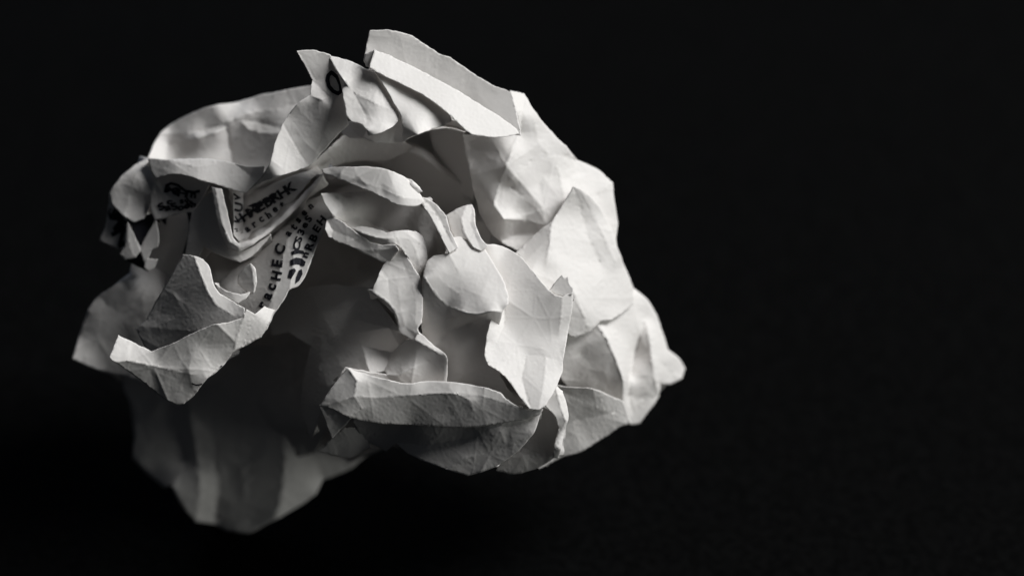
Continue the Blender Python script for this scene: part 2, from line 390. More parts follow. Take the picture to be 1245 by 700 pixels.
S('scroll', [(361,62,128),(382,61,123),(402,67,119,3),(412,85,117,3),(418,110,117,3),(421,135,114,3),(424,152,106),(412,163,106),(395,182,108),(378,201,112),(362,207,114),(340,214,112),(318,223,106),(299,234,98),(308,225,104),(318,214,112),(326,202,118),(331,188,124),(336,170,126),(344,150,128),(352,138,126),(364,124,120),(377,116,114),(378,104,114,3),(380,97,114,3),(371,80,120)],
  [[(380,97,114,3),(390,108,124),(400,118,120),(405,130,108)],[(377,116,114),(390,121,122),(400,118,120)],[(344,150,128),(355,170,135),(365,187,132),(376,202,113)],[(400,118,120),(399,145,100),(392,168,102),(380,198,112)],[(361,62,128),(374,82,124),(383,98,118)]],
  [(380,74,150),(396,90,145),(388,106,205),(383,113,205),(338,192,205),(352,204,210),(360,158,150),(372,178,155),(386,150,120),(370,132,120),(407,135,130)])
S('under_cup', [(414,160,88),(422,148,96),(436,149,104),(446,157,112),(449,167,110),(440,169,98),(425,168,88)],[[(422,148,96),(432,160,106),(440,169,98)]],[(435,155,95)])
S('side_facet', [(446,158,112),(486,138,118),(490,150,118),(490,173,112),(475,174,108),(455,173,104),(441,168,102)],[[(484,140,120),(478,172,110)]],[(465,168,185),(485,158,125)])
S('cup_flap', [(400,68,117,4),(412,70,118,4),(428,75,126,9),(443,83,136,9),(457,89,146,9),(466,104,143,9),(476,122,142,9),(486,139,143,9),(486,145,146),(480,152,142),(468,159,140),(456,164,140),(448,166,142),(446,157,146),(437,150,142),(427,148,130),(421,141,127,9),(417,118,126,9),(413,98,120,4),(407,82,118,4)],
  [[(407,82,118,4),(416,95,142),(430,112,152),(455,125,155),(486,139,143,9)],[(446,157,146),(444,140,152),(430,112,152)]],
  [(425,88,222),(412,78,220),(445,100,195),(462,118,210),(426,125,195),(435,140,195),(465,145,212),(455,156,205)])
S('top_dark_bit', [(541,151,108),(549,146,116),(557,148,114),(567,156,110),(566,161,104),(555,160,98),(545,158,98)],[],[])
S('top_tip', [(442,74,122),(444,66,124),(456,60,134),(450,83,142),(445,81,132)],[],[(450,72,110)])
S('top_back_flap', [(450,37,110),(475,37,106),(500,43,100),(520,56,97),(535,66,95),(548,70,92),(562,80,88),(578,91,84),(600,104,76),(622,112,68),(629,140,85),(633,165,105),(600,160,100),(575,140,100),(500,100,110),(450,85,118),(443,72,120),(446,52,114)],
  [],[(470,55,155),(500,62,155),(540,85,150),(580,110,155),(612,135,170)])
S('top_panel', [(456,86,139,3),(490,98,137,3),(520,112,136,3),(546,132,132,3),(549,148,134),(541,153,134),(525,157,134),(508,163,132),(495,169,130),(489,173,128),(487,142,133,4),(478,124,134,4),(468,106,136,4)],
  [],[(500,135,224),(480,108,220),(520,145,220)])
S('top_strip', [(455,61,140),(470,66,140),(500,80,138),(540,101,134),(570,118,130),(590,131,126),(612,145,122),(626,155,116),(631,162,110),(622,165,114),(600,167,122),(573,163,132),(563,155,136),(545,138,140),(530,126,142,3),(515,116,142,3),(490,103,143,3),(465,91,143,3),(449,82,143,3)],
  [],[(500,95,222),(560,130,224),(600,155,222),(470,75,222)])
S('right_upper', [(620,110,70),(637,114,60),(650,135,50),(668,158,40),(690,180,30),(702,195,20),(725,205,10),(745,222,0),(747,245,-2),(751,275,-3),(749,292,-2),(757,318,-5),(766,338,-15),(770,352,-25),(740,360,20),(700,330,60),(660,325,60),(630,305,60),(610,295,35),(597,282,25),(585,262,25),(578,240,30),(572,215,32),(566,190,45),(562,163,70),(600,164,95),(632,162,107),(628,138,95)],
  [[(637,114,60),(634,140,84),(632,162,107)],[(632,162,107),(620,190,100),(608,222,88),(600,250,76),(585,262,25)],[(622,218,85),(645,196,88),(680,188,60),(702,195,20)],[(678,203,60),(683,225,46),(688,246,50)],[(600,250,76),(612,266,72),(640,268,70),(668,275,66)],[(668,275,66),(648,250,62),(622,228,80)],[(610,295,35),(625,285,35),(650,285,50)],[(725,238,30),(735,228,24),(745,222,0)],[(650,150,72),(656,175,72),(665,186,70)]],
  [(590,200,130),(585,178,130),(600,225,140),(645,140,215),(663,165,205),(655,182,185),(628,185,215),(645,215,190),(665,225,192),(620,252,222),(635,262,200),(655,258,175),(715,212,222),(700,215,222),(722,250,218),(740,240,205),(690,160,200),(615,280,70),(640,282,90)])
S('right_front', [(697,226,72),(712,234,62),(728,250,50),(742,275,32),(750,300,18),(758,322,6),(768,345,-10),(770,370,-15),(745,388,25),(730,390,38),(718,403,50),(700,410,55),(680,402,70),(665,360,88),(645,332,88),(627,307,82),(655,281,76),(671,269,73),(683,250,70)],
  [[(697,226,72),(672,270,82),(668,300,90),(662,330,95)],[(697,226,72),(706,255,66),(716,290,62),(730,320,50)],[(706,232,68),(722,262,60),(735,290,45),(748,318,30)],[(697,355,84),(708,380,70),(718,403,50)]],
  [(655,295,172),(650,315,195),(690,290,226),(690,330,226),(716,268,195),(726,300,198),(740,298,215),(735,350,222),(710,350,226),(700,392,158)])
S('right_cluster', [(740,335,0),(768,349,-30),(785,362,-40),(798,382,-50),(806,405,-58),(812,425,-65),(826,436,-75),(833,448,-82),(829,460,-84),(815,467,-80),(803,466,-70),(801,482,-66),(793,494,-60),(785,504,-55),(778,514,-50),(768,516,-45),(755,512,-20),(735,500,0),(715,480,8),(690,470,20),(678,455,35),(675,430,50),(685,400,55),(717,390,48),(730,365,35)],
  [[(722,388,46,6),(738,412,48,5),(750,440,40,5),(757,462,28,5),(757,490,2)],[(783,393,-34),(773,425,-42,5),(767,455,-38,5),(764,480,-26,5),(768,500,-36)],[(785,385,-34),(789,410,-20,5),(793,440,-18,5),(797,465,-34,5),(801,482,-66)],[(678,428,48),(692,420,50),(706,430,32),(722,450,20),(740,472,8),(757,490,2)],[(764,480,-26,5),(783,486,-40),(801,482,-66)],[(803,440,-50),(815,452,-52),(829,460,-84)],[(768,352,-28),(760,380,5),(750,400,20),(738,412,48,5)]],
  [(725,420,95),(735,440,95),(705,445,100),(745,395,215),(760,420,212),(762,440,208),(780,440,150),(783,460,165),(798,430,220),(820,455,200),(818,440,195),(765,375,215),(790,378,208),(783,498,170),(690,412,190),(800,405,215),(715,465,60),(695,440,120),(775,400,190)])
S('right_lower', [(668,465,70),(690,470,60),(720,472,45),(758,488,15),(768,514,0),(755,518,-5),(735,531,0),(705,549,10),(680,557,15),(655,570,20),(655,510,60)],
  [[(668,465,70),(700,485,52),(735,498,32),(768,514,0)],[(668,520,55),(705,510,40),(750,500,18)]],[(735,520,118),(708,538,130),(690,545,110),(700,500,60),(690,478,40)])
S('small_white_bump', [(573,268,25),(590,268,30),(598,288,32),(594,302,30),(578,302,28)],[],[(588,285,170)])
S('ribbon_dark', [(430,185,10),(445,175,23),(470,171,27),(495,173,27),(520,184,23),(540,202,17),(560,218,11),(574,230,7),(572,245,1),(566,262,-5),(540,268,-5),(515,248,-12),(500,228,-15),(470,205,-15)],
  [[(430,185,10),(470,178,31),(510,189,29),(540,210,21),(566,226,15)],[(566,226,15),(562,240,7),(566,262,-5)]],[])
S('vertical_dark', [(520,152,30),(545,152,45),(564,157,59),(570,190,43),(577,220,31),(576,245,19),(550,228,0),(532,195,5)],[[(545,152,45),(555,190,25),(576,245,19)]],[])
S('leaf_upper', [(391,206,123),(400,204,126),(425,203,126),(450,203,123),(470,206,120),(490,214,118),(505,228,118),(513,240,123),(515,246,128),(508,250,133),(495,251,136),(480,248,136),(465,240,134),(445,231,132),(425,223,130),(405,215,126),(394,211,124)],
  [[(394,209,124),(415,212,132),(440,221,139),(465,230,142),(490,240,142),(513,243,128)]],
  [(440,211,165),(470,219,178),(488,230,212),(492,246,185),(450,229,150),(415,216,140)])
S('tan_tip', [(488,216,118),(500,218,122),(508,225,124),(514,233,124),(506,236,126),(498,230,126),(491,223,122)],[[(488,216,118),(500,224,130),(514,233,124)]],[(505,228,175),(496,222,120)])
S('ribbon_white', [(510,239,120),(520,242,118),(533,251,112),(543,263,108),(547,280,108),(553,292,116),(557,301,122),(546,308,124),(538,292,122),(530,276,122),(520,259,122),(512,247,122)],
  [[(512,240,122),(524,251,128),(535,268,132),(543,283,132),(552,300,126)]],[(528,262,208),(535,278,210),(536,257,150),(545,280,155)])
S('leaf_lower', [(390,235,116,5),(420,233,92),(460,234,70),(480,242,60),(512,248,55),(535,268,62),(545,290,72),(540,318,80),(515,318,80),(503,288,100),(470,285,108),(450,285,110),(430,280,112),(418,271,112),(405,262,118,5),(396,250,117,5)],
  [[(390,235,116),(420,255,112),(460,275,104),(515,300,84)]],[(405,248,190),(425,265,175),(450,255,140),(480,265,100),(505,275,75)])
S('rim', [(416,270,106),(427,277,110),(440,275,116),(455,278,116),(470,283,114),(490,280,116),(505,281,116),(515,288,114),(519,305,108),(519,320,103),(511,337,103),(505,330,108),(496,313,114),(487,302,118),(480,296,116),(465,298,112),(450,295,110),(433,287,108)],
  [[(427,277,110),(445,285,122),(465,290,125),(485,289,128),(500,292,126),(515,300,112)],[(480,288,128),(491,299,116),(500,316,112),(511,337,103)],[(500,292,126),(508,312,118),(511,337,103)]],
  [(445,280,200),(470,287,190),(500,300,195),(512,308,205),(500,286,212),(484,292,200)])
S('band', [(403,262,98),(418,271,100),(435,284,106),(450,294,106),(465,298,106),(480,297,113),(485,304,113),(476,316,103),(465,319,98),(445,309,96),(425,299,96),(408,293,96),(399,288,96),(395,278,98),(397,268,98)],
  [[(399,270,104),(405,280,110),(430,291,110),(452,303,103),(470,316,99)],[(446,293,106),(452,303,96),(468,303,110),(484,300,114)],[(401,264,102),(405,280,110),(402,290,98)]],[(400,276,205),(422,279,105),(420,293,140),(462,300,120),(460,310,75)])
S('lower_shell', [(425,500,105),(500,508,112),(560,512,122),(640,502,142),(657,501,150),(651,522,140),(641,536,132),(626,551,122),(600,568,112),(568,578,105),(545,571,100),(520,562,95),(495,550,85),(482,538,75),(470,548,60),(438,532,60)],
  [[(657,501,150),(646,524,152),(628,539,148),(597,549,139),(565,557,128),(545,571,100)],[(482,538,75),(520,540,106),(560,534,118),(600,527,124),(635,515,134)],[(520,540,106),(530,555,108),(545,571,100)]],
  [(600,557,80),(622,547,85),(520,552,95),(545,558,90),(575,547,100),(653,512,150),(580,535,42),(610,530,42)])
S('shard_upper', [(388,492,90),(430,500,100),(424,512,92),(414,522,84),(404,533,76),(398,520,76)],[[(388,492,90),(406,512,86),(404,533,76)]],[(406,522,115)])
S('shard_lower', [(386,548,50),(396,540,58),(404,532,68),(418,520,80),(445,520,70),(450,545,50),(425,557,48),(400,552,50)],[[(404,532,72),(410,545,72),(418,556,58)]],[(400,545,75),(416,545,50)])
S('crook_panel', [(658,494,118),(672,501,118),(681,518,112),(673,557,98),(655,568,90),(625,576,80),(603,572,80),(620,545,95),(645,518,110)],
  [[(625,576,80),(650,556,100),(676,545,104)]],[(660,530,58),(650,562,60)])
S('crook', [(674,466,128),(684,475,124),(689,492,124),(691,508,124),(687,522,122),(682,545,115),(679,557,110),(672,556,110),(675,537,118),(679,520,122),(674,505,128),(665,496,130),(658,488,130)],
  [[(674,466,128),(683,498,134),(688,512,130)],[(688,512,130),(683,522,130),(676,555,114)]],[(680,490,205),(681,535,195),(672,495,180)])
S('pod', [(423,447,150),(440,453,146),(470,461,134),(495,466,126),(520,463,124),(545,464,126),(575,468,130),(605,476,148),(618,486,154),(630,494,158),(645,499,154),(660,497,156),(656,504,152),(640,509,146),(600,516,138),(560,520,130),(520,518,124),(500,516,124),(470,515,128),(440,511,134),(424,507,136),(408,499,136),(389,493,130),(402,472,140)],
  [[(423,447,150),(434,462,162),(431,482,158)],[(389,493,130),(412,488,148),(431,482,158),(460,483,158),(500,480,152),(540,478,150),(580,480,154),(615,490,158),(640,500,156)],[(431,482,158),(440,496,152),(424,507,136)],[(498,516,124),(520,503,136),(548,504,136),(568,506,136),(575,498,142),(571,486,150),(555,478,152)]],  # last crease bounds a dent that stands in for a cast shadow
  [(408,480,122),(420,465,130),(429,458,190),(460,468,145),(490,474,140),(540,470,168),(590,478,150),(510,494,40),(535,492,36),(560,492,40),(585,500,100),(420,498,105),(470,500,95),(450,505,85),(600,500,90),(620,503,70)])
S('spur', [(503,412,118),(509,403,122),(521,414,124),(532,423,132,4),(541,430,137,4),(544,437,137,4),(543,465,128,4),(543,485,112),(490,490,95),(440,475,95),(405,462,100),(420,446,125),(445,451,126),(470,455,120),(460,440,70),(480,425,90),(494,414,108)],
  [[(541,434,137,4),(520,440,118),(500,448,112),(484,457,116),(470,455,120)],[(505,413,118),(520,421,128),(541,434,137)],[(541,434,137),(540,465,128)]],
  [(515,430,92),(500,436,88),(525,420,208),(520,448,135),(525,460,95),(500,460,120),(450,456,150)])
S('fin', [(481,299,118),(487,302,124),(495,312,122),(505,328,118),(513,342,118),(514,352,118),(514,375,118),(513,392,120),(508,399,122),(510,406,125),(505,412,122),(499,413,120),(492,408,118),(485,404,114),(483,394,113),(479,381,112),(466,368,113),(455,359,115),(446,352,110),(453,352,108),(457,343,106),(463,328,108),(470,315,112),(476,305,116)],
  [[(484,301,122),(492,325,130),(502,344,131),(513,350,118)],[(455,356,118),(470,366,124),(481,380,124),(487,402,118)],[(463,328,108),(472,340,122),(474,362,121)],[(502,344,131),(506,370,127),(504,400,114),(499,413,120)]],
  [(480,330,165),(468,345,185),(490,362,155),(488,385,150),(500,402,110),(506,338,150),(509,370,175)])
S('main_right', [(519,318,116),(527,311,122),(545,308,128),(544,298,122),(548,289,116),(560,288,114),(572,290,112),(585,295,116,5),(597,315,128,4),(609,335,138,4),(617,355,146,4),(618,369,147,4),(611,379,143,4),(606,400,128,5),(604,440,128,5),(616,470,130),(642,494,134),(605,484,124),(575,478,112),(545,478,104),(535,455,94,4),(528,440,92,4),(514,410,92,4),(513,385,93,4),(514,350,98),(515,332,104)],
  [[(517,338,116),(530,358,130),(545,372,134),(562,379,139),(580,382,143,4),(598,378,145,4),(611,379,143,4)],
   [(545,308,128),(551,318,122),(558,332,128)],[(526,328,124),(542,346,130),(560,358,138)],
   [(525,425,96),(548,402,108),(575,392,122)],[(545,478,104),(565,455,112),(590,445,126)]],
  [(540,328,192),(558,345,182),(572,328,212),(596,345,222),(607,362,222),(545,364,145),(535,345,165),(580,374,165),(590,315,222),(526,350,150),(562,372,150),(566,303,215),
   (535,398,92),(560,425,95),(525,375,95),(580,425,98),(580,455,85),(612,472,118),(520,412,88),(575,400,86)])
S('cupped_front', [(580,290,92,4),(592,297,98,4),(605,298,105),(617,302,103),(628,308,104),(640,320,108),(655,338,115),(667,352,122),(674,358,126),(684,361,128),(697,354,130),(696,372,130),(692,395,130),(688,420,130),(684,440,136),(684,450,140),(678,466,146),(670,482,153),(664,492,159),(655,498,160),(645,497,158),(636,488,150),(627,475,142),(617,461,137),(606,451,135),(593,443,138),(589,431,141),(591,415,142),(595,395,140),(602,376,134,4),(600,352,112,4),(586,325,96,4),(572,300,90,4)],
  [[(613,368,132),(613,392,144),(605,413,146),(600,428,143)],[(593,443,138),(620,437,144),(645,431,142),(665,434,140),(684,440,136)],[(684,361,128),(682,385,118),(679,410,120),(684,440,136)],[(640,433,142),(634,460,154),(645,497,158)],[(664,434,140),(662,460,154),(655,498,160)]],
  [(600,400,212),(598,425,222),(595,438,220),(609,392,222),(640,340,170),(640,370,166),(625,395,180),(655,400,172),(670,380,150),(630,420,210),(660,422,195),(688,400,190),(606,306,212),(615,330,185),(612,446,225),(625,465,222),(648,460,198),(670,460,220)])
S('edge_tab', [(667,353,122),(675,343,120),(683,334,118),(687,338,120),(691,336,121),(692,344,124),(697,350,128),(696,358,130),(684,361,129),(674,358,127)],[],[(684,348,168)])
S('crown', [(542,262,88),(555,254,92),(566,250,95),(574,249,100),(577,258,102),(578,272,106),(584,288,110),(593,299,112),(585,305,116),(575,300,116),(568,291,114),(553,291,110),(548,280,98),(545,270,90)],
  [[(567,250,96),(561,265,110),(564,280,116),(570,292,116)],[(574,249,100),(572,272,116),(585,305,116)]],[(553,270,150),(567,265,215),(575,282,205)])

STEPS = dict(back_shell=11, lower_back=8, left_back=6, wall_dark=6, hollow_wall=10, back_upper_left=4.5, right_upper=4, right_cluster=4, right_front=4, main_right=3.6, cupped_front=3.2)

for k_, r_ in (('main_right', 0.9), ('cupped_front', 0.6), ('right_front', 1.6), ('fin', 1.8), ('rim', 1.8), ('band', 1.8), ('leaf_upper', 1.6), ('leaf_lower', 1.4), ('pod', 0.8), ('spur', 1.5), ('cup_flap', 1.2), ('left_band', 1.4), ('scoop_front', 1.3), ('right_lower', 1.5), ('lower_shell', 1.1), ('top_strip', 0.5), ('top_panel', 0.5), ('top_back_flap', 0.7), ('lower_back', 1.6), ('wall_dark', 3.6), ('left_back', 1.5), ('right_cluster', 1.8), ('right_upper', 1.9), ('fold_middle', 0.5), ('fold_inner', 0.6), ('under_scroll', 1.5), ('ribbon_dark', 1.4)): SH[k_]['rough'] = r_

def lift(name, dz):
    s = SH[name]
    f = lambda l: [(p[0], p[1], p[2] + dz) + tuple(p[3:]) for p in l]
    s['o'] = f(s['o']); s['c'] = [f(c) for c in s['c']]
for k_, v_ in (('ribbon_dark', -18), ('under_scroll', -10), ('top_dark_bit', -14), ('hollow_wall', -40), ('vertical_dark', -50), ('ribbon_dark', -35), ('fold_inner', -22), ('fold_middle', -8), ('band', 12)): lift(k_, v_)

PARTS = dict(back_shell='outer_layer', lower_back='hanging_fold', left_back='outer_fold', wall_dark='inner_fold', cavity_fold='inner_fold', hollow_wall='inner_fold', under_blocker='inner_fold',
    hollow_blocker='inner_fold', panel_blocker='inner_fold', scoop_back='turned_up_flap', scoop_front='turned_up_flap', text_column='printed_strip', tooth='torn_tip', lip='rolled_edge',  # inner_fold also covers the added light-blocking sheets
    fold_outer='nested_fold', fold_middle='nested_fold', fold_inner='printed_pocket', left_curl='curled_edge', curl_lower='printed_facet', curl_white='curled_edge', curl_fin='curled_edge',
    curl_tip='curled_edge', curl_ink='printed_facet', curl_ink2='printed_facet', print_panel='printed_panel', hole_panel='inner_fold', back_upper_left='outer_fold', left_band='rolled_edge',
    under_scroll='inner_fold', scroll='scroll_flap', under_cup='inner_fold', side_facet='side_facet', cup_flap='folded_flap', top_dark_bit='printed_facet', top_tip='side_facet',
    top_back_flap='top_flap', top_panel='folded_strip', top_strip='folded_strip', right_upper='outer_fold', right_front='outer_fold', right_cluster='pleated_corner', right_lower='outer_fold',
    small_white_bump='inner_fold', ribbon_dark='inner_fold', vertical_dark='inner_fold', leaf_upper='leaf_fold', tan_tip='torn_tip', ribbon_white='narrow_fold', leaf_lower='leaf_fold',
    rim='rolled_edge', band='rolled_edge', lower_shell='outer_fold', shard_upper='side_facet', shard_lower='side_facet', crook_panel='side_facet', crook='narrow_fold', pod='long_fold',
    spur='side_facet', fin='narrow_fold', main_right='front_fold', cupped_front='front_fold', edge_tab='torn_tip', crown='torn_tip')
NOTES = dict(lower_back='dim pleated fold hanging down at the lower left', text_column='narrow strip of paper carrying black print', top_strip='bright straight folded strip across the top',
    pod='long horizontal fold with a dark hollow in it', cupped_front='large cupped front fold with a smooth grey hollow', main_right='rounded front fold with a bulge at its top, left of the cupped one', scroll='upright curled flap printed with a black O',
    right_cluster='bright pleated corner at the far right', top_back_flap='tall grey flap behind the bright strip', scoop_front='front of the scoop shaped flap at left')
# ------------------------------------------------------------------ the surface: black felt
def structure(name, verts, faces, mat):
    me = bpy.data.meshes.new(name); me.from_pydata(verts, [], faces); me.materials.append(mat)
    o = bpy.data.objects.new(name, me); SC.collection.objects.link(o); o['kind'] = 'structure'
    return o
m, N, L = new_mat('black_felt')
b = N['Principled BSDF']; b.inputs['Roughness'].default_value = 1.0; b.inputs['Specular IOR Level'].default_value = 0.05
tc = N.new('ShaderNodeTexCoord')
n1 = N.new('ShaderNodeTexNoise'); n1.inputs['Scale'].default_value = 900; n1.inputs['Detail'].default_value = 6
L.new(tc.outputs['Object'], n1.inputs['Vector'])
r = N.new('ShaderNodeValToRGB')
r.color_ramp.elements[0].position = 0.35; r.color_ramp.elements[0].color = (0.0005, 0.0005, 0.0005, 1)
r.color_ramp.elements[1].position = 0.75; r.color_ramp.elements[1].color = (0.0027, 0.0027, 0.0027, 1)
L.new(n1.outputs['Fac'], r.inputs['Fac']); L.new(r.outputs['Color'], b.inputs['Base Color'])
bp = N.new('ShaderNodeBump'); bp.inputs['Strength'].default_value = 0.8; bp.inputs['Distance'].default_value = 0.0004
L.new(n1.outputs['Fac'], bp.inputs['Height']); L.new(bp.outputs['Normal'], b.inputs['Normal'])
FELT = m

# ------------------------------------------------------------------ the ball
root = bpy.data.objects.new('crumpled_paper_ball', None)
SC.collection.objects.link(root)
root.location = (world(450, 560, -120).x, world(450, 560, -120).y, 0)
root['label'] = 'crumpled ball of white printed paper with sharp folds, on black felt'
root['category'] = 'paper ball'
bpy.context.view_layer.update()

def child(name, me, parent):
    o = bpy.data.objects.new(name, me); SC.collection.objects.link(o); o.parent = parent
    o.matrix_parent_inverse = root.matrix_world.inverted() if parent is root else (root.matrix_world.inverted())
    return o

def facets(P, rng, cell, amp, seed, vein=0.0):
    """small flat facets with crisp edges: heights at scattered points, joined linearly"""
    x0, y0 = P.min(0) - cell * 1.5; x1, y1 = P.max(0) + cell * 1.5
    pts = []
    y = y0; r = 0
    while y <= y1:
        x = x0 + (cell / 2 if r % 2 else 0)
        while x <= x1:
            pts.append((x + rng.uniform(-.42, .42) * cell, y + rng.uniform(-.42, .42) * cell)); x += cell
        y += cell * 0.87; r += 1
    h = np.array([rng.gauss(0, 1) for p in pts])
    res = geometry.delaunay_2d_cdt([Vector(p) for p in pts], [], [], 0, 1e-4, True)
    V = np.array([(v.x, v.y) for v in res[0]]); H = np.array([h[o[0]] for o in res[3]])
    out = np.zeros(len(P))
    for f in res[2]:
        a, b, c = V[f[0]], V[f[1]], V[f[2]]
        lo = np.minimum(np.minimum(a, b), c); hi = np.maximum(np.maximum(a, b), c)
        sel = np.nonzero((P[:, 0] >= lo[0]) & (P[:, 0] <= hi[0]) & (P[:, 1] >= lo[1]) & (P[:, 1] <= hi[1]))[0]
        if not len(sel): continue
        p = P[sel]; det = (b[0]-a[0])*(c[1]-a[1]) - (c[0]-a[0])*(b[1]-a[1])
        if abs(det) < 1e-9: continue
        u = ((p[:, 0]-a[0])*(c[1]-a[1]) - (c[0]-a[0])*(p[:, 1]-a[1])) / det
        v = ((b[0]-a[0])*(p[:, 1]-a[1]) - (p[:, 0]-a[0])*(b[1]-a[1])) / det
        m = (u >= -1e-6) & (v >= -1e-6) & (u + v <= 1 + 1e-6)
        out[sel[m]] = (H[f[0]]*(1-u-v) + H[f[1]]*u + H[f[2]]*v)[m]
        if vein:                      # raised crease along the facet edges
            e = [np.linalg.norm(c-b), np.linalg.norm(a-c), np.linalg.norm(b-a)]
            dist = np.minimum(np.minimum((1-u-v)*abs(det)/e[0], u*abs(det)/e[1]), v*abs(det)/e[2])[m]
            out[sel[m]] += vein / max(amp, 1e-6) * np.exp(-(dist / 1.3)**2)
    mask = np.array([min(1.0, max(0.12, noise.noise(Vector((p[0]/60 + seed, p[1]/60, seed))) * 1.5 + 0.55)) for p in P])
    return amp * out * mask

def relief(P, idx, rough):
    rng = random.Random(idx + 5)
    s = facets(P, rng, 46, 1.5 * rough, idx * 3.1, 0.32 * min(rough, 1.3)) + facets(P, rng, 18, 0.55 * rough, idx * 5.7 + 9, 0.13 * min(rough, 1.3)) + facets(P, rng, 8, 0.10 * rough, idx * 2.3 + 4)
    s += np.array([0.12 * noise.noise(Vector((p[0]/14, p[1]/14, idx))) for p in P])
    return s

SURF = {}
SGN = -1.0
CUT = {'top_back_flap', 'top_strip', 'top_panel', 'top_tip', 'cup_flap', 'scroll', 'scoop_back', 'scoop_front', 'leaf_lower', 'edge_tab', 'tan_tip', 'tooth', 'curl_ink', 'curl_ink2', 'curl_lower',
       'back_shell', 'hollow_wall', 'hollow_blocker', 'panel_blocker', 'top_dark_bit', 'shard_upper', 'shard_lower', 'print_panel', 'hole_panel'}
for idx, (name, sh) in enumerate(SH.items()):
    P, F, z, ol, lines = solve_sheet(name, sh)
    P, F, z = refine(P, F, z, ol, lines)
    z = z + relief(P, idx, sh.get('rough', 1.0))
    SURF[name] = (P, F, z)
    VW = [world(P[i, 0], P[i, 1], z[i]) for i in range(len(P))]; FW = [tuple(int(q) for q in t) for t in F]
    if name not in CUT:               # this edge is a fold: the sheet turns over and runs back inside the ball
        cnt = {}
        for t in FW:
            for p, q in ((t[0], t[1]), (t[1], t[2]), (t[2], t[0])):
                k = (min(p, q), max(p, q)); cnt[k] = None if k in cnt else (p, q)
        rim = [v for v in cnt.values() if v]; nxt = {p: q for p, q in rim}; prv = {q: p for p, q in rim}
        reach = min(1.0, math.sqrt(abs(np.ptp(P[:, 0]) * np.ptp(P[:, 1]))) / 60)
        rings = {}
        for v in nxt:
            if v not in prv: continue
            a, b = v, v
            for k in range(3): a = prv.get(a, a); b = nxt.get(b, b)
            tx, ty = P[b] - P[a]; ln = math.hypot(tx, ty) + 1e-9
            nx, ny = ty / ln, -tx / ln
            wob = 1 + 0.4 * noise.noise(Vector((P[v, 0] / 15, P[v, 1] / 15, idx)))
            ids = [v]
            for inn, dn in ((-0.25, 0.9), (0.5, 3.0), (4.0 * reach * wob, 12 * reach), (11 * reach * wob, 26 * reach)):
                ids.append(len(VW)); VW.append(world(P[v, 0] - SGN * nx * inn, P[v, 1] - SGN * ny * inn, z[v] - dn))
            rings[v] = ids
        for p, q in rim:
            if p in rings and q in rings:
                for k in range(4):
                    FW.append((rings[p][k+1], rings[q][k+1], rings[q][k])); FW.append((rings[p][k+1], rings[q][k], rings[p][k]))
    me = bpy.data.meshes.new(name)
    me.from_pydata(VW, [], FW)
    me.materials.append(MATS[sh.get('mat', 'paper')])
    for p in me.polygons: p.use_smooth = True
    me.name = PARTS[name]
    ob = child(PARTS[name], me, root)
    if name in NOTES: ob['label'] = NOTES[name]
    sh['ob'] = ob
    so = ob.modifiers.new('thickness', 'SOLIDIFY'); so.thickness = 0.8 * U; so.offset = -1; so.use_even_offset = False
print('sheets', len(SH), 'verts', sum(len(s[0]) for s in SURF.values()), 'minz', min(world(P[i,0],P[i,1],z[i]).z for (P,F,z) in SURF.values() for i in range(len(P))))

low = min(min(world(P[i, 0], P[i, 1], z[i]).z for i in range(len(P))) for (P, F, z) in SURF.values())
low -= 0.0001
structure('floor', [(-3, -3, low), (3, -3, low), (3, 3, low), (-3, 3, low)], [(0, 1, 2, 3)], FELT)
root.location.z = low; bpy.context.view_layer.update()
for o in root.children: o.matrix_parent_inverse = root.matrix_world.inverted()

# ------------------------------------------------------------------ printing on the paper
def drape(sheet, pts, tris, name, lift=0.7):
    """lay a flat print (drawing positions) onto a fold"""
    P, F, z = SURF[sheet]
    cen = P[F].mean(1); V = []; ok = []
    for (x, y) in pts:
        c = np.argsort((cen[:, 0]-x)**2 + (cen[:, 1]-y)**2)[:14]; best = None; hit = False
        for t in c:
            a, b, d = P[F[t, 0]], P[F[t, 1]], P[F[t, 2]]
            det = (b[0]-a[0])*(d[1]-a[1]) - (d[0]-a[0])*(b[1]-a[1])
            if abs(det) < 1e-9: continue
            u = ((x-a[0])*(d[1]-a[1]) - (d[0]-a[0])*(y-a[1])) / det
            v = ((b[0]-a[0])*(y-a[1]) - (x-a[0])*(b[1]-a[1])) / det
            m = min(u, v, 1-u-v)
            if best is None or m > best[0]: best = (m, z[F[t, 0]]*(1-u-v) + z[F[t, 1]]*u + z[F[t, 2]]*v)
            if m >= -1e-6: hit = True; break
        V.append(world(x, y, best[1] + lift)); ok.append(hit)
    tris = [t for t in tris if all(ok[i] for i in t)]
    if not tris: return
    me = bpy.data.meshes.new(name); me.from_pydata(V, [], tris); me.materials.append(M_INK)
    o = bpy.data.objects.new(name, me); SC.collection.objects.link(o); o.parent = SH[sheet]['ob']
    return o

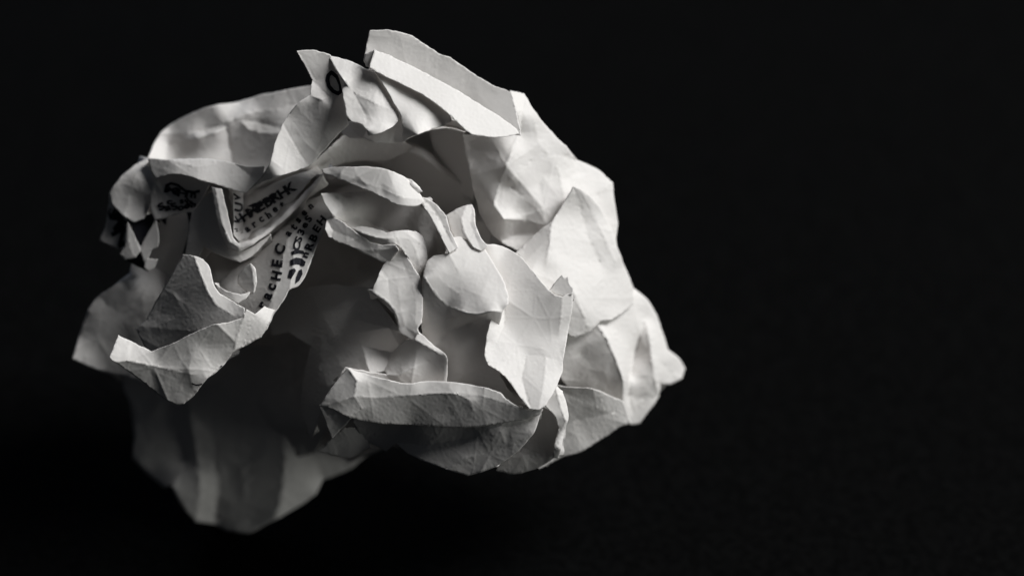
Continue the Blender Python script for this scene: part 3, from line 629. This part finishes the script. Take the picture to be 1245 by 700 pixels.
def fill(poly, step=1.8):
    """triangles for an ink outline"""
    V = []; n = len(poly)
    for i in range(n):
        a, b = np.array(poly[i], float), np.array(poly[(i+1) % n], float)
        m = max(1, int(np.linalg.norm(b-a)/step))
        for k in range(m): V.append(tuple(a + (b-a)*k/m))
    nb = len(V); A = np.array(V)
    y = A[:, 1].min()
    while y < A[:, 1].max():
        x = A[:, 0].min()
        while x < A[:, 0].max():
            if ((A[:, 0]-x)**2 + (A[:, 1]-y)**2).min() > 1.2: V.append((x, y))
            x += step
        y += step
    r = geometry.delaunay_2d_cdt([Vector(v) for v in V], [(i, (i+1) % nb) for i in range(nb)], [list(range(nb))], 1, 1e-4, True)
    V = [(v.x, v.y) for v in r[0]]; T = []
    for f in r[2]:
        x, y = np.mean([V[q] for q in f], axis=0); c = False
        for q in range(n):
            (xi, yi), (xj, yj) = poly[q], poly[q-1]
            if (yi > y) != (yj > y) and x < (xj-xi)*(y-yi)/(yj-yi) + xi: c = not c
        if c: T.append(tuple(f))
    return V, T

def mark(sheet, poly, step=1.8):
    p, t = fill(poly, step); return drape(sheet, p, t, 'printed_mark')

def stroke(sheet, path, w=2.0, closed=False):
    """an inked line of even width"""
    P = [np.array(p, float) for p in path]
    if closed: P = P + [P[0]]
    Q = []
    for i in range(len(P)-1):
        m = max(1, int(np.linalg.norm(P[i+1]-P[i])/1.3))
        for k in range(m): Q.append(P[i] + (P[i+1]-P[i])*k/m)
    Q.append(P[-1]); V, T = [], []
    for i, q in enumerate(Q):
        t = Q[min(i+1, len(Q)-1)] - Q[max(i-1, 0)]
        if closed and i in (0, len(Q)-1): t = Q[1] - Q[-2]
        t = t / (np.linalg.norm(t) + 1e-9); nr = np.array([-t[1], t[0]]) * w/2
        V += [tuple(q+nr), tuple(q), tuple(q-nr)]
        if i:
            k = 3*i
            for j in (0, 1): T += [(k-3+j, k-2+j, k+1+j), (k-3+j, k+1+j, k+j)]
    return drape(sheet, V, T, 'printed_mark')

def glyph(sheet, ch, cx, cy, h, ang, squeeze=1.0):
    cu = bpy.data.curves.new('letter', 'FONT'); cu.body = ch; cu.size = 1; cu.resolution_u = 3; cu.offset = 0.045
    tmp = bpy.data.objects.new('letter', cu); me = bpy.data.meshes.new_from_object(tmp)
    bm = bmesh.new(); bm.from_mesh(me)
    bpy.data.objects.remove(tmp); bpy.data.meshes.remove(me); bpy.data.curves.remove(cu)
    for k in range(3):
        lo = [e for e in bm.edges if e.calc_length() * h > 2.5]
        if lo: bmesh.ops.subdivide_edges(bm, edges=lo, cuts=1)
    bmesh.ops.triangulate(bm, faces=bm.faces)
    bm.verts.ensure_lookup_table()
    co = np.array([[v.co.x, v.co.y] for v in bm.verts]); T = [tuple(v.index for v in f.verts) for f in bm.faces]
    bm.free()
    co = (co - (co.max(0) + co.min(0)) / 2) * h * 1.25; co[:, 0] *= squeeze
    ca, sa = math.cos(ang), math.sin(ang)
    pts = [(cx + ca*x - sa*y, cy - (sa*x + ca*y)) for x, y in co]
    return drape(sheet, pts, T, 'printed_letter')

def word(sheet, rows):
    for ch, x, y, h, a, s in rows: glyph(sheet, ch, x, y, h, math.radians(a), s)

word('text_column', (('r', 320, 371, 14, 60, 1.0), ('a', 326, 360, 14, 62, 1.0), ('c', 331, 349, 14, 70, 1.0), ('H', 336, 335, 13, 78, 1.0), ('E', 337, 320, 14, 82, 1.0),
     ('C', 340, 303, 13, 68, 1.1), ('a', 351, 284, 10, 54, 1.0), ('t', 357, 276, 11, 50, 1.0), ('s', 363, 268, 10, 48, 1.0), ('e', 370, 259, 10, 44, 1.0), ('n', 378, 251, 9, 40, 1.0)))
mark('text_column', [(312,379),(317,377),(319,381),(315,384),(312,383)])
# the two rolled edges: print seen end on, squeezed into bands
word('text_column', (('S', 375, 266, 9, 58, 1.2), ('e', 371, 274, 9, 60, 1.3), ('3', 366, 282, 9, 66, 1.3), ('S', 363, 291, 9, 74, 1.4), ('C', 361, 299, 9, 84, 1.5)))
mark('text_column', [(354,306),(361,303),(369,305),(371,309),(363,308),(355,310)])
mark('text_column', [(353,316),(360,313),(367,314),(371,318),(369,323),(361,321),(353,323)])
mark('text_column', [(352,328),(358,326),(360,329),(357,334),(354,339),(350,337)])
word('text_column', (('H', 391, 268, 10, 48, 1.2), ('E', 385, 278, 10, 56, 1.2), ('B', 381, 289, 10, 62, 1.2), ('R', 376, 299, 10, 68, 1.2), ('n', 372, 310, 9, 70, 1.3), ('a', 368, 320, 9, 72, 1.3)))
mark('text_column', [(363,329),(367,327),(368,333),(364,341),(359,345),(360,337)])
# printed pocket between the nested folds: two lines of print
word('fold_inner', tuple((c, 301 + 8.4 * k, 279 - 6.0 * k, 10, 36, 1.0) for k, c in enumerate('archet')) +
     tuple((c, 298 + 9.2 * k, 262 - 5.6 * k, 13, 33, 1.15) for k, c in enumerate('HMEBRHK')) +
     (('V', 288, 240, 10, 80, 1.0), ('U', 290, 252, 12, 76, 1.1), ('K', 290, 266, 10, 80, 1.1), ('e', 288, 279, 9, 80, 1.1)))
mark('fold_inner', [(300,251),(308,247),(318,245),(328,238),(338,232),(332,241),(320,248),(309,252)])
# printed panel by the left curl
word('print_panel', (('S', 196, 251, 9, 30, 1.7), ('a', 204, 253, 9, 15, 1.5), ('S', 212, 251, 9, 30, 1.5), ('o', 220, 253, 9, 20, 1.3), ('e', 227, 251, 9, 40, 1.2), ('B', 234, 249, 9, 55, 1.2),
     ('R', 229, 244, 8, 40, 1.2), ('s', 221, 245, 8, 20, 1.3), ('c', 206, 246, 8, 0, 1.6), ('M', 208, 231, 10, -14, 1.8), ('H', 222, 235, 10, -10, 1.6), ('n', 235, 238, 9, -8, 1.4)))
stroke('print_panel', [(201,226),(208,223),(216,225),(225,232),(236,234),(243,232)], 3.2)
mark('hole_panel', [(227,258),(233,258),(237,266),(238,275),(235,290),(228,306),(222,309),(225,298),(229,285),(230,272)], 3)
word('hole_panel', (('W', 195, 268, 14, 20, 1.0),))
stroke('scroll', [(403,88),(399,92),(398,98),(400,105),(405,111),(411,114),(415,111),(414,103),(410,94)], 4.6, True)
word('curl_lower', (('M', 146, 268, 24, -70, 1.0), ('N', 148, 288, 20, -60, 1.2), ('S', 138, 258, 16, -80, 1.0)))
stroke('scoop_front', [(233,466),(239,468),(246,467)], 1.8)
word('scoop_front', (('c', 270, 447, 8, 60, 1.0), ('s', 262, 455, 8, 50, 1.1)))
